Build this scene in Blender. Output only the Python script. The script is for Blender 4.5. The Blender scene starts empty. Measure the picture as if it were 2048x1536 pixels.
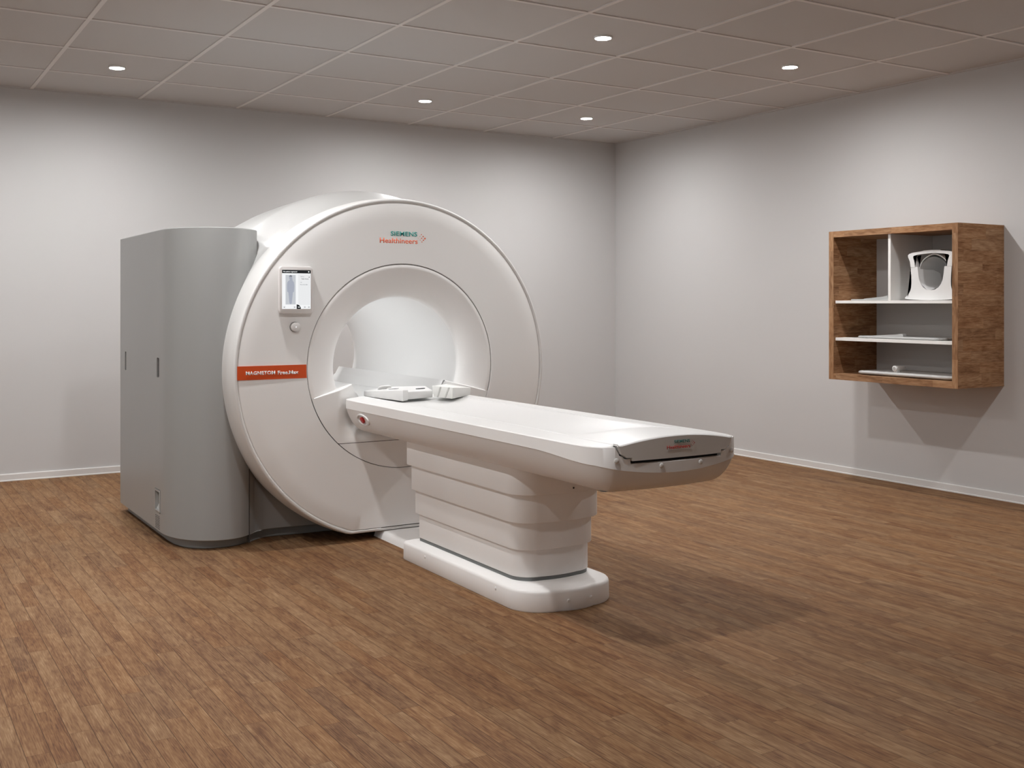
import bpy, bmesh, math, random
from mathutils import Vector, Matrix
PI = math.pi
random.seed(4)
S = bpy.context.scene
COL = S.collection

# ------------------------------------------------------------------ helpers
def tag(o, label=None, cat=None, group=None, kind=None):
    if label: o['label'] = label
    if cat: o['category'] = cat
    if group: o['group'] = group
    if kind: o['kind'] = kind
    return o

def thing(name, loc, label, cat, group=None):
    o = bpy.data.objects.new(name, None)
    o.empty_display_size = 0.05
    COL.objects.link(o)
    o.location = loc
    return tag(o, label, cat, group)

def wloc(o):
    v = Vector((0, 0, 0))
    while o:
        v += Vector(o.location)
        o = o.parent
    return v

def obj(name, data, mat, parent=None, smooth=30, bevel=0, seg=2, label=None):
    """data: bmesh or (verts, faces) in world coordinates"""
    me = bpy.data.meshes.new(name)
    if isinstance(data, bmesh.types.BMesh):
        bm = data
    else:
        bm = bmesh.new()
        vs = [bm.verts.new(v) for v in data[0]]
        for f in data[1]:
            try: bm.faces.new([vs[i] for i in f])
            except ValueError: pass
    bmesh.ops.remove_doubles(bm, verts=bm.verts, dist=1e-6)
    bmesh.ops.recalc_face_normals(bm, faces=bm.faces)
    if bevel:
        es = [e for e in bm.edges if len(e.link_faces) == 2 and e.calc_face_angle(0) > math.radians(35)]
        bmesh.ops.bevel(bm, geom=es, offset=bevel, segments=seg, profile=0.5, affect='EDGES', clamp_overlap=True)
    off = wloc(parent) if parent else Vector((0, 0, 0))
    if off.length: bmesh.ops.translate(bm, verts=bm.verts, vec=-off)
    bm.to_mesh(me); bm.free()
    if smooth:
        for p in me.polygons: p.use_smooth = True
        me.set_sharp_from_angle(angle=math.radians(smooth))
    me.materials.append(mat)
    o = bpy.data.objects.new(name, me)
    COL.objects.link(o)
    if parent: o.parent = parent
    if label: o['label'] = label
    return o

def add_box(bm, a, b):
    x0, y0, z0 = a; x1, y1, z1 = b
    v = [bm.verts.new(p) for p in ((x0,y0,z0),(x1,y0,z0),(x1,y1,z0),(x0,y1,z0),(x0,y0,z1),(x1,y0,z1),(x1,y1,z1),(x0,y1,z1))]
    for f in ((0,3,2,1),(4,5,6,7),(0,1,5,4),(1,2,6,5),(2,3,7,6),(3,0,4,7)):
        bm.faces.new([v[i] for i in f])
    return bm

def box(a, b):
    return add_box(bmesh.new(), a, b)

def add_prism(bm, pts, ext, at=(0, 0, 0)):
    """closed polygon of 3-D points swept by vector ext"""
    e = Vector(ext); o = Vector(at)
    n = len(pts)
    A = [bm.verts.new(Vector(p) + o) for p in pts]
    B = [bm.verts.new(Vector(p) + o + e) for p in pts]
    bm.faces.new(A); bm.faces.new(B[::-1])
    for i in range(n):
        j = (i + 1) % n
        bm.faces.new((A[i], B[i], B[j], A[j]))
    return bm

def prism(pts, ext): return add_prism(bmesh.new(), pts, ext)

def add_cyl(bm, c, axis, r, L, n=32, r2=None, cap=True):
    c = Vector(c); ax = Vector(axis).normalized()
    t = Vector((0, 0, 1)) if abs(ax.z) < .9 else Vector((1, 0, 0))
    u = ax.cross(t).normalized(); w = ax.cross(u)
    r2 = r if r2 is None else r2
    A = [bm.verts.new(c + u*math.cos(2*PI*i/n)*r + w*math.sin(2*PI*i/n)*r) for i in range(n)]
    B = [bm.verts.new(c + ax*L + u*math.cos(2*PI*i/n)*r2 + w*math.sin(2*PI*i/n)*r2) for i in range(n)]
    for i in range(n):
        j = (i + 1) % n
        bm.faces.new((A[i], A[j], B[j], B[i]))
    if cap: bm.faces.new(A[::-1]); bm.faces.new(B)
    return bm

def cyl(*a, **k): return add_cyl(bmesh.new(), *a, **k)

def dome(c, axis, r, h, n=20, m=5):
    bm = bmesh.new(); c = Vector(c); ax = Vector(axis).normalized()
    t = Vector((0, 0, 1)) if abs(ax.z) < .9 else Vector((1, 0, 0))
    u = ax.cross(t).normalized(); w = ax.cross(u)
    rings = []
    for k in range(m):
        a = k/m*PI/2
        rings.append([bm.verts.new(c + ax*h*math.sin(a) + (u*math.cos(2*PI*i/n) + w*math.sin(2*PI*i/n))*r*math.cos(a)) for i in range(n)])
    top = bm.verts.new(c + ax*h)
    for k in range(m-1):
        for i in range(n):
            j = (i+1) % n
            bm.faces.new((rings[k][i], rings[k][j], rings[k+1][j], rings[k+1][i]))
    for i in range(n): bm.faces.new((rings[-1][i], rings[-1][(i+1) % n], top))
    bm.faces.new(rings[0][::-1])
    return bm

def loft(rings, closed=True, capa=False, capb=False):
    bm = bmesh.new()
    R = [[bm.verts.new(p) for p in r] for r in rings]
    n = len(R[0])
    for k in range(len(R)-1):
        for i in range(n if closed else n-1):
            j = (i+1) % n
            q = [R[k][i], R[k][j], R[k+1][j], R[k+1][i]]
            try: bm.faces.new(q)
            except ValueError: pass
    if capa: bm.faces.new(R[0][::-1])
    if capb: bm.faces.new(R[-1])
    return bm

def sstep(a, b, x):
    t = min(1, max(0, (x-a)/(b-a)))
    return t*t*(3-2*t)

def interp(tab, x):
    if x <= tab[0][0]: return tab[0][1]
    for (a, va), (b, vb) in zip(tab, tab[1:]):
        if x <= b: return va + (vb-va)*(x-a)/(b-a)
    return tab[-1][1]

# ------------------------------------------------------------------ materials
def mat(name, col, rough=.5, metal=0, spec=.5, bump=None, coat=0):
    m = bpy.data.materials.new(name); m.use_nodes = True
    nt = m.node_tree; b = nt.nodes['Principled BSDF']
    b.inputs['Base Color'].default_value = (*col, 1)
    b.inputs['Roughness'].default_value = rough
    b.inputs['Metallic'].default_value = metal
    b.inputs['Specular IOR Level'].default_value = spec
    if coat: b.inputs['Coat Weight'].default_value = coat
    tc = nt.nodes.new('ShaderNodeTexCoord')
    nz = nt.nodes.new('ShaderNodeTexNoise')
    nz.inputs['Scale'].default_value = (bump or (300, .02))[0]
    nt.links.new(tc.outputs['Object'], nz.inputs['Vector'])
    bp = nt.nodes.new('ShaderNodeBump')
    bp.inputs['Strength'].default_value = (bump or (300, .02))[1]
    bp.inputs['Distance'].default_value = .001
    nt.links.new(nz.outputs['Fac'], bp.inputs['Height'])
    nt.links.new(bp.outputs['Normal'], b.inputs['Normal'])
    return m

def emis(name, col, st):
    m = bpy.data.materials.new(name); m.use_nodes = True
    nt = m.node_tree; nt.nodes.clear()
    e = nt.nodes.new('ShaderNodeEmission'); o = nt.nodes.new('ShaderNodeOutputMaterial')
    e.inputs[0].default_value = (*col, 1); e.inputs[1].default_value = st
    nt.links.new(e.outputs[0], o.inputs[0])
    return m

def wood(name, along, across, W, L, tones, rough, seam=1.0):
    """staves running along one object axis; every stave has its own tone and grain"""
    m = bpy.data.materials.new(name); m.use_nodes = True
    nt = m.node_tree; N = nt.nodes; K = nt.links
    b = N['Principled BSDF']
    tc = N.new('ShaderNodeTexCoord'); sp = N.new('ShaderNodeSeparateXYZ')
    K.new(tc.outputs['Object'], sp.inputs[0])
    ax = {'x': 0, 'y': 1, 'z': 2}
    A = sp.outputs[ax[along]]; B = sp.outputs[ax[across]]
    def M(op, a, b_=None, c=None):
        n = N.new('ShaderNodeMath'); n.operation = op
        for i, v in enumerate((a, b_, c)):
            if v is None: continue
            if isinstance(v, (int, float)): n.inputs[i].default_value = v
            else: K.new(v, n.inputs[i])
        return n.outputs[0]
    rowf = M('DIVIDE', B, W); row = M('FLOOR', rowf)
    wn = N.new('ShaderNodeTexWhiteNoise'); wn.noise_dimensions = '1D'; K.new(row, wn.inputs['W'])
    colf = M('ADD', M('DIVIDE', A, L), M('MULTIPLY', wn.outputs['Value'], 7.0))
    col = M('FLOOR', colf)
    cmb = N.new('ShaderNodeCombineXYZ'); K.new(row, cmb.inputs[0]); K.new(col, cmb.inputs[1])
    w2 = N.new('ShaderNodeTexWhiteNoise'); w2.noise_dimensions = '2D'; K.new(cmb.outputs[0], w2.inputs['Vector'])
    idv = w2.outputs['Value']
    w3 = N.new('ShaderNodeTexWhiteNoise'); w3.noise_dimensions = '3D'
    cm3 = N.new('ShaderNodeCombineXYZ'); K.new(row, cm3.inputs[0]); K.new(col, cm3.inputs[1]); cm3.inputs[2].default_value = 3.3
    K.new(cm3.outputs[0], w3.inputs['Vector'])
    id2 = w3.outputs['Value']
    def grain(sa, sb, sc, det, dist, off):
        c = N.new('ShaderNodeCombineXYZ')
        K.new(M('ADD', M('MULTIPLY', A, sa), M('MULTIPLY', idv, off)), c.inputs[0])
        K.new(M('ADD', M('MULTIPLY', B, sb), M('MULTIPLY', id2, off)), c.inputs[1])
        K.new(M('MULTIPLY', idv, 11.0), c.inputs[2])
        n = N.new('ShaderNodeTexNoise'); n.inputs['Scale'].default_value = sc
        n.inputs['Detail'].default_value = det; n.inputs['Distortion'].default_value = dist
        K.new(c.outputs[0], n.inputs['Vector'])
        return n.outputs['Fac']
    g1 = grain(1.0, 11.0, 2.2, 4, .9, 37)      # broad figure
    g2 = grain(1.0, 16.0, 16, 4, .5, 53)      # fibres
    g3 = grain(1.0, 3.0, 6, 5, 1.8, 71)       # blotches
    gl = N.new('ShaderNodeTexNoise'); gl.inputs['Scale'].default_value = .9; gl.inputs['Detail'].default_value = 3
    K.new(tc.outputs['Object'], gl.inputs['Vector'])
    # annual ring lines
    c = N.new('ShaderNodeCombineXYZ')
    K.new(M('ADD', M('MULTIPLY', A, 1.0), M('MULTIPLY', idv, 9)), c.inputs[0])
    K.new(M('MULTIPLY_ADD', B, 13.0, M('MULTIPLY', id2, 5)), c.inputs[1])
    wv = N.new('ShaderNodeTexWave'); wv.bands_direction = 'Y'; wv.inputs['Scale'].default_value = 3.2
    wv.inputs['Distortion'].default_value = 9; wv.inputs['Detail'].default_value = 3; wv.inputs['Detail Scale'].default_value = 1.1
    K.new(c.outputs[0], wv.inputs['Vector'])
    v = M('MULTIPLY_ADD', idv, .20, -.10)
    v = M('ADD', v, M('MULTIPLY_ADD', g1, 1.0, -.50))
    v = M('ADD', v, M('MULTIPLY_ADD', g2, 1.35, -.675))
    v = M('ADD', v, M('MULTIPLY_ADD', g3, .8, -.40))
    v = M('ADD', v, M('MULTIPLY_ADD', wv.outputs['Fac'], .13, -.065))
    v = M('ADD', v, M('MULTIPLY_ADD', gl.outputs['Fac'], .2, -.1))
    v = M('ADD', v, .5)
    cr = N.new('ShaderNodeValToRGB'); K.new(v, cr.inputs[0])
    el = cr.color_ramp.elements
    el[0].position = 0; el[0].color = (*tones[0], 1)
    el[1].position = 1; el[1].color = (*tones[-1], 1)
    for i, t in enumerate(tones[1:-1]):
        e = el.new((i+1)/(len(tones)-1)); e.color = (*t, 1)
    # reddish / olive drift per stave
    hs = N.new('ShaderNodeHueSaturation'); K.new(cr.outputs[0], hs.inputs['Color'])
    K.new(M('MULTIPLY_ADD', id2, .004, .498), hs.inputs['Hue'])
    K.new(M('MULTIPLY_ADD', id2, -.08, 1.04), hs.inputs['Saturation'])
    # seams
    fr = M('FRACT', rowf); d1 = M('MULTIPLY', M('MINIMUM', fr, M('SUBTRACT', 1.0, fr)), W)
    fc = M('FRACT', colf); d2 = M('MULTIPLY', M('MINIMUM', fc, M('SUBTRACT', 1.0, fc)), L)
    s = M('MAXIMUM', M('LESS_THAN', d1, .0011), M('MULTIPLY', M('LESS_THAN', d2, .0008), .7))
    mx = N.new('ShaderNodeMix'); mx.data_type = 'RGBA'
    K.new(M('MULTIPLY', s, .75*seam), mx.inputs['Factor'])
    K.new(hs.outputs[0], mx.inputs[6]); mx.inputs[7].default_value = (*[t*.35 for t in tones[0]], 1)
    K.new(mx.outputs[2], b.inputs['Base Color'])
    K.new(M('MULTIPLY_ADD', g2, .16, rough-.08), b.inputs['Roughness'])
    b.inputs['Specular IOR Level'].default_value = .10
    bp = N.new('ShaderNodeBump'); bp.inputs['Strength'].default_value = .12; bp.inputs['Distance'].default_value = .001
    K.new(g2, bp.inputs['Height']); K.new(bp.outputs[0], b.inputs['Normal'])
    return m

M_WHITE = mat('white_plastic', (.80, .79, .78), .38)
M_WHITE2 = mat('satin_white_plastic', (.745, .745, .74), .36)
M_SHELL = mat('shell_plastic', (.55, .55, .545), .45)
M_RIM = mat('ring_plastic', (.72, .715, .705), .42)
M_PED = mat('pedestal_plastic', (.90, .893, .885), .42)
M_FACE = mat('front_cover_plastic', (.86, .857, .85), .42)
M_BORE = mat('bore_plastic', (.86, .86, .855), .5)
M_GREY = mat('grey_lacquer', (.325, .33, .325), .36)
M_GREYD = mat('dark_grey_plinth', (.27, .275, .27), .5)
M_SEAM = mat('seam_dark', (.055, .045, .04), .8)  # dark colour of the panel joints
M_CAP = mat('end_cap_plastic', (.66, .65, .63), .42)
M_DARK = mat('dark_recess', (.03, .03, .03), .7)
M_ORANGE = mat('orange_strip', (.62, .075, .008), .45)
M_PRINT_W = mat('print_white', (.80, .82, .80), .5)
M_TEAL = mat('print_teal', (.012, .30, .27), .5)
M_OR = mat('print_orange', (.78, .12, .03), .5)
M_TEALD = mat('print_teal_dark', (.008, .12, .10), .5)
M_RED = mat('print_red', (.50, .035, .02), .5)
M_REDB = mat('red_button', (.45, .008, .008), .3)
M_KNOB = mat('silver_knob', (.74, .73, .72), .3, .1)
M_BEZEL = mat('bezel_grey', (.76, .74, .73), .35)
M_SCR = emis('screen_white', (.98, .99, 1.0), .93)
M_SCRP = emis('screen_panel', (.96, .97, .98), .86)
M_SCRD = emis('screen_black', (.02, .022, .024), 1)
M_SCRG = emis('screen_figure', (.50, .53, .62), .8)
M_SCRB = emis('screen_backdrop', (.76, .79, .83), .75)
M_SCRT = emis('screen_text', (.25, .27, .3), .8)
M_WALL = mat('wall_paint', (.575, .57, .568), .62, bump=(180, .05), spec=.25)
M_BASEB = mat('baseboard_paint', (.68, .665, .65), .45)
M_TILE = mat('ceiling_tile', (.56, .545, .535), .9, bump=(260, .25), spec=.15)
M_GRID = mat('ceiling_grid', (.72, .69, .67), .55)
M_SHELF = mat('shelf_white', (.82, .81, .79), .4)
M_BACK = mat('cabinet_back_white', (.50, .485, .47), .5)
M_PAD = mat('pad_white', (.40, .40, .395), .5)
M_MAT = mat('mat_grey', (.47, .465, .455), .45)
M_FIXT = mat('fixture_ring', (.75, .75, .74), .4)
T_FL = [(.102, .048, .026), (.157, .080, .042), (.210, .115, .058), (.256, .150, .078), (.330, .208, .118)]
M_FLOOR = wood('wood_floor', 'y', 'x', .07, .46, T_FL, .68)
T_CB = [(.14, .066, .032), (.22, .111, .055), (.30, .161, .083), (.38, .222, .122), (.46, .288, .166)]
M_WX = wood('cabinet_wood_x', 'x', 'z', .075, .42, T_CB, .65, .5)
M_WZ = wood('cabinet_wood_z', 'z', 'y', .12, .42, T_CB, .5, .3)
M_WY = wood('cabinet_wood_y', 'y', 'z', .12, .42, T_CB, .5, .3)

# ------------------------------------------------------------------ camera (2048 x 1536 frame)
F, CX, CY, YAW = 2158.44, 1006.82, 605.75, 0.5409
CAM = Vector((-6.73493, -8.96293, 1.35293))
H = 2.9935
cam = bpy.data.cameras.new('camera'); co = bpy.data.objects.new('camera', cam); COL.objects.link(co)
co.location = CAM; co.rotation_euler = (PI/2, 0, -YAW)
cam.sensor_fit = 'HORIZONTAL'; cam.sensor_width = 36; cam.lens = F/2048*36
cam.shift_x = (1024-CX)/2048; cam.shift_y = -(768-CY)/2048
cam.clip_start = .05; cam.clip_end = 60
S.camera = co

# ------------------------------------------------------------------ room
XL, YB = -9.60, -11.20
def struct(name, data, m, **k):
    return tag(obj(name, data, m, **k), kind='structure')
struct('floor', box((XL-.1, YB-.1, -.1), (.1, .1, 0)), M_FLOOR, smooth=0)
struct('wall_back', box((XL-.1, 0, 0), (.1, .1, H+.2)), M_WALL, smooth=0)
struct('wall_right', box((0, YB-.1, 0), (.1, 0, H+.2)), M_WALL, smooth=0)
struct('wall_front', box((XL-.1, YB-.1, 0), (0, YB, H+.2)), M_WALL, smooth=0)
struct('ceiling', box((XL, YB, H+.006), (0, 0, H+.1)), M_TILE, smooth=0)
bm = bmesh.new()
g = .0125
x = -.776
while x > XL:
    add_box(bm, (x-g, YB, H-.001), (x+g, 0, H+.012)); x -= .8
y = -.7725
while y > YB:
    add_box(bm, (XL, y-g, H-.0005), (0, y+g, H+.012)); y -= .8
struct('trim_1', bm, M_GRID, smooth=0, label='pale metal grid holding the square ceiling tiles')
bm = bmesh.new()
for a, b in (((XL, -.018, H-.004), (0, 0, H+.012)), ((-.018, YB, H-.004), (0, -.018, H+.012)),
             ((XL, YB, H-.004), (XL+.018, -.018, H+.012)), ((XL+.018, YB, H-.004), (-.018, YB+.018, H+.012))):
    add_box(bm, a, b)
struct('trim_2', bm, M_TILE, smooth=0, label='narrow edge angle where the ceiling meets the walls')
def baseboard(name, horiz, pos, a, b, sgn):
    # cross-section (d from wall, z)
    sec = [(0, 0), (.020, 0), (.020, .006), (.014, .010), (.013, .050), (.010, .055), (0, .055)]
    if horiz: pts = [(a, pos+sgn*d, z) for d, z in sec]; e = (b-a, 0, 0)
    else: pts = [(pos+sgn*d, a, z) for d, z in sec]; e = (0, b-a, 0)
    struct(name, prism(pts, e), M_BASEB, smooth=0)
baseboard('baseboard_back', True, 0, XL, 0, -1)
baseboard('baseboard_right', False, 0, YB, -.013, -1)
baseboard('baseboard_front', True, YB, XL, 0, 1)

# ------------------------------------------------------------------ ceiling downlights (they light the room)
LAMP = 1410.0
mL = bpy.data.materials.new('lamp_diffuser'); mL.use_nodes = True
nt = mL.node_tree; nt.nodes.clear()
em = nt.nodes.new('ShaderNodeEmission'); ou = nt.nodes.new('ShaderNodeOutputMaterial')
ge = nt.nodes.new('ShaderNodeNewGeometry'); dt = nt.nodes.new('ShaderNodeVectorMath'); dt.operation = 'DOT_PRODUCT'
nt.links.new(ge.outputs['Normal'], dt.inputs[0]); nt.links.new(ge.outputs['Incoming'], dt.inputs[1])
# the prismatic diffuser sends more light straight down than sideways
pw = nt.nodes.new('ShaderNodeMath'); pw.operation = 'POWER'; nt.links.new(dt.outputs['Value'], pw.inputs[0]); pw.inputs[1].default_value = .35
mu = nt.nodes.new('ShaderNodeMath'); mu.operation = 'MULTIPLY'; nt.links.new(pw.outputs[0], mu.inputs[0]); mu.inputs[1].default_value = LAMP
em.inputs[0].default_value = (1.0, .992, .985, 1)
nt.links.new(mu.outputs[0], em.inputs[1]); nt.links.new(em.outputs[0], ou.inputs[0])

def make_light(x, y, label):
    t = thing('ceiling_light', (x, y, H), label, 'ceiling light', 'round recessed ceiling lights')
    n = 40
    rings = []
    for r, z in ((.047, H-.003), (.050, H-.0065), (.054, H-.0065), (.0565, H-.001), (.0565, H+.006), (.045, H+.006), (.047, H-.003)):
        rings.append([(x+r*math.cos(2*PI*i/n), y+r*math.sin(2*PI*i/n), z) for i in range(n)])
    obj('rim', loft(rings), M_FIXT, t)
    bm = bmesh.new()
    v = [bm.verts.new((x+.0475*math.cos(-2*PI*i/n), y+.0475*math.sin(-2*PI*i/n), H-.0035)) for i in range(n)]
    bm.faces.new(v)
    d = obj('diffuser', bm, mL, t, smooth=0)
    # a lone disc: make sure it faces down
    if d.data.polygons[0].normal.z > 0: d.data.flip_normals()
    return t
proto = None
LX = (-1.166, -2.769, -5.170, -6.768)
LY = (-1.126, -3.558, -5.990, -8.420, -10.55)
ON = {(0, 0), (1, 0), (2, 0), (3, 0), (0, 1), (1, 1), (2, 1), (3, 1), (2, 2), (3, 2), (0, 2)}  # positions out of view are added only to light the room
names = {(0, 0): 'small round ceiling light nearest the room corner above the gap right of the scanner',
         (1, 0): 'small round ceiling light above the scanner, near the back wall',
         (2, 0): 'round ceiling light above the grey cabinet side, furthest left in view',
         (1, 1): 'largest round ceiling light in view, near the top edge above the scanner',
         (0, 1): 'round ceiling light in the row nearest the right wall, above the wall shelf unit'}
colw = ['nearest the right wall', 'second from the right wall', 'third from the right wall', 'nearest the left wall']
roww = ['nearest the back wall', 'second from the back wall', 'third from the back wall', 'fourth from the back wall', 'furthest from the back wall']
for i, lx in enumerate(LX):
    for j, ly in enumerate(LY):
        if (i, j) not in ON: continue
        lb = names.get((i, j), 'ceiling light out of view, %s, %s' % (colw[i], roww[j]))
        if proto is None:
            proto = make_light(lx, ly, lb)
        else:
            c = proto.copy(); COL.objects.link(c); c.location = (lx, ly, H); c['label'] = lb
            for ch in proto.children:
                d = ch.copy(); COL.objects.link(d); d.parent = c

# ------------------------------------------------------------------ lettering
def text_mesh(txt, h, w, bold=0.0, space=1.0, shear=0.0):
    """flat glyph outline in x-z, baseline at 0, total width w, cap height h -> (bmesh)"""
    cu = bpy.data.curves.new('t', 'FONT'); cu.body = txt; cu.size = 1; cu.offset = bold
    cu.space_character = space; cu.shear = shear; cu.resolution_u = 4
    cu.extrude = 0
    to = bpy.data.objects.new('t', cu); COL.objects.link(to)
    bpy.context.view_layer.update()
    me = bpy.data.meshes.new_from_object(to.evaluated_get(bpy.context.evaluated_depsgraph_get()))
    bm = bmesh.new(); bm.from_mesh(me)
    bpy.data.objects.remove(to); bpy.data.curves.remove(cu); bpy.data.meshes.remove(me)
    x0 = min(v.co.x for v in bm.verts); x1 = max(v.co.x for v in bm.verts)
    cap = .729 * 1.0 if txt else 1
    for v in bm.verts:
        v.co = Vector(((v.co.x-x0)/(x1-x0)*w, 0, v.co.y/cap*h))
    return bm

def put_text(name, txt, x, y, z, h, w, m, parent, **k):
    bm = text_mesh(txt, h, w, **k)
    bmesh.ops.recalc_face_normals(bm, faces=bm.faces)
    for f in bm.faces:
        if f.normal.y > 0: f.normal_flip()
    ret = bmesh.ops.extrude_face_region(bm, geom=bm.faces[:])
    vs = [e for e in ret['geom'] if isinstance(e, bmesh.types.BMVert)]
    bmesh.ops.translate(bm, verts=vs, vec=(0, -.0006, 0))
    bmesh.ops.translate(bm, verts=bm.verts, vec=(x, y, z))
    return obj(name, bm, m, parent, smooth=0)

# ================================================================== MRI SCANNER
XC = -4.028; ZC = .974          # outer disc
XS, ZS, RS = -4.012, .990, .588  # central panel / bore
YF = -3.302                      # plane of the front cover
scan = thing('mri_scanner', (-4.02, -2.5, 0), 'large white ring-shaped MRI scanner with grey side cabinet and orange name strip', 'mri scanner')
NA = 256
def ring(xc, zc, r, y, zmin=.05, n=NA):
    return [(xc+r*math.cos(2*PI*i/n), y, max(zmin, zc+r*math.sin(2*PI*i/n))) for i in range(n)]
# front cover: seam circle -> groove circle
rs = []
rs.append(ring(XS, ZS, RS+.0012, YF+.012, .068))
rs.append(ring(XS, ZS, RS+.0012, YF-.003, .068))
rs.append(ring(XS, ZS, RS+.004, YF-.006, .068))
for t in (.25, .5, .75):
    rs.append(ring(XS+(XC-XS)*t, ZS+(ZC-ZS)*t, RS+.004+(.953-RS-.004)*t, YF-.006*(1-t), .068))
rs.append(ring(XC, ZC, .9515, YF, .068)); rs.append(ring(XC, ZC, .9545, YF+.0012, .067)); rs.append(ring(XC, ZC, .9565, YF+.0040, .0665)); rs.append(ring(XC, ZC, .9575, YF+.0065, .066))
obj('front_cover', loft(rs), M_FACE, scan, smooth=40)
# dark line in the seam between cover and central panel
obj('seam_line', loft([ring(XS, ZS, RS-.0030, YF+.0015), ring(XS, ZS, RS+.0020, YF+.0015)]), M_SEAM, scan, smooth=0, label='thin dark joint around the central panel')
# outer rim ring
prof = [(.9570, YF+.0066), (.9590, YF+.0045), (.9610, YF+.0005), (.9640, YF-.002), (.9745, YF-.002), (.9775, YF+.001), (.980, YF+.006), (.983, YF+.025),
        (.988, YF+.08), (.990, YF+.14), (.988, YF+.20), (.983, YF+.26)]
obj('outer_ring', loft([ring(XC, ZC, r, y, zm) for (r, y), zm in zip(prof, (.064, .0635, .063, .061, .052, .049, .047, .046, .046, .046, .046, .046))]), M_RIM, scan, smooth=50)
# shell behind (top two thirds, the rest is the grey housing)
sp = [(.983, YF+.26), (.981, -3.01), (.986, -2.965), (.999, -2.92), (1.018, -2.87), (1.033, -2.83), (1.046, -2.79), (1.054, -2.76), (1.0575, -2.735), (1.0575, -2.71), (1.056, -2.66),
      (1.053, -2.5), (1.047, -2.3), (1.036, -2.05), (1.018, -1.85), (.99, -1.70), (.95, -1.61), (.88, -1.555), (.75, -1.52), (.56, -1.51)]
rs = []
for r, y in sp:
    t = min(1, max(0, (y+3.04)/.30))
    rs.append(ring(XC+.003*t, ZC+.018*t, r, y, .05))
bm = loft(rs)
dead = [f for f in bm.faces if f.calc_center_median().z < .40 and f.calc_center_median().y > -3.0]
bmesh.ops.delete(bm, geom=dead, context='FACES')
obj('rear_shell', bm, M_SHELL, scan, smooth=60)
# funnel and bore
G = [(.400, .100), (.4015, .088), (.406, .076), (.415, .063), (.43, .050), (.45, .038), (.475, .027), (.50, .018), (.53, .010), (.56, .004), (.580, .0008), (.585, .003), (.586, .010)]
def gdep(r):
    return interp([(a, b) for a, b in G[:-2]], r)
def ztop(dx):
    return .826 + max(0, .548-abs(dx))*.262 if abs(dx) < .548 else .826
bp = [(.586, YF+.006), (.585, YF-.002)] + [(r, YF-.006+d) for r, d in G[:-2][::-1]]
fun = loft([[(XS+r*math.cos(2*PI*i/NA), y, ZS+r*math.sin(2*PI*i/NA)) for i in range(NA)] for r, y in bp])
dead = [f for f in fun.faces if (lambda c: c.z < ztop(c.x-XS)-.006)(f.calc_center_median())]
bmesh.ops.delete(fun, geom=dead, context='FACES')
obj('bore_flare', fun, M_PED, scan, smooth=60)
YT = YF-.006+.100
tp = [(.400, YT), (.3985, YT+.004), (.400, YT+.010), (.400, -2.6), (.400, -2.0), (.400, -1.72), (.405, -1.66), (.42, -1.60), (.45, -1.555), (.50, -1.525), (.56, -1.51)]
obj('bore_tunnel', loft([[(XS+r*math.cos(2*PI*i/NA), y, ZS+r*math.sin(2*PI*i/NA)) for i in range(NA)] for r, y in tp]), M_BORE, scan, smooth=60)
M_BORE_FILL = emis('bore_fill_glow', (.98, .99, 1.0), 10.5)  # glowing strips added out of view to brighten the bore
for a_ in (127, 150):
    ca_, sa_ = math.cos(math.radians(a_)), math.sin(math.radians(a_))
    cpt = Vector((XS+.3965*ca_, 0, ZS+.3965*sa_)); tg = Vector((-sa_, 0, ca_)); nn = Vector((-ca_, 0, -sa_))
    bm = bmesh.new()
    add_prism(bm, [tuple(cpt + tg*q + nn*h_ + Vector((0, -3.08, 0))) for q, h_ in ((-.012, -.003), (.012, -.003), (.012, .002), (-.012, .002))], (0, 1.28, 0))
    obj('bore_fill_strip', bm, M_BORE_FILL, scan, smooth=0, label='unseen glowing strip added to brighten the inside of the bore')
obj('camera_dot', cyl((XS-.05, YT+.06, ZS+.3935), (0, 0, 1), .006, .006, n=16), M_DARK, scan, label='tiny dark sensor in the top of the bore')
# central panel below the bore, with docking bay
ND = 150; NZ = 64
def top_depth(a): return .075*min(1, max(0, (.405-a)/.135))**1.25
def dock_y(dx, z):
    return YF-.006 + top_depth(abs(dx))*sstep(.56, .72, z)
def dock_top(a):
    if a >= .300: return ztop(a)-.005
    if a >= .272: return .842 + (a-.272)/.028*(ztop(.30)-.842)
    if a >= .262: return .836
    if a >= .238: return .793 + (a-.238)/.024*.043
    return .785
rows = []
for i in range(ND+1):
    dx = -.5855 + 1.171*i/ND
    zt = dock_top(abs(dx))
    zb = ZS - math.sqrt(max(0, .586**2-dx*dx))
    zt = max(zt, zb) if abs(dx) < .56 else max(zb, min(zt, ZS+math.sqrt(max(0, .5855**2-dx*dx))))
    rows.append([(XS+dx, dock_y(dx, zb+(zt-zb)*k/NZ), zb+(zt-zb)*k/NZ) for k in range(NZ+1)])
ZL = .563
up = bmesh.new(); lw = bmesh.new()
def grid(bm, rows, cond):
    V = [[bm.verts.new(p) for p in r] for r in rows]
    for i in range(len(V)-1):
        for k in range(len(V[0])-1):
            q = (V[i][k], V[i+1][k], V[i+1][k+1], V[i][k+1])
            c = sum((v.co for v in q), Vector())/4
            if cond(c): bm.faces.new(q)
    loose = [v for v in bm.verts if not v.link_faces]
    bmesh.ops.delete(bm, geom=loose, context='VERTS')
def split_rows(upper):
    out = []
    for i in range(ND+1):
        dx = -.5855 + 1.171*i/ND
        zt = rows[i][-1][2]; zb = rows[i][0][2]
        if upper: a, b = max(zb, ZL+.0015), max(zt, ZL+.0015)
        else: a, b = zb, max(zb, ZL-.0015)
        if upper and zt < ZL: a = b = zt
        out.append([(XS+dx, dock_y(dx, a+(b-a)*k/NZ), a+(b-a)*k/NZ) for k in range(NZ+1)])
    return out
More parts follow.
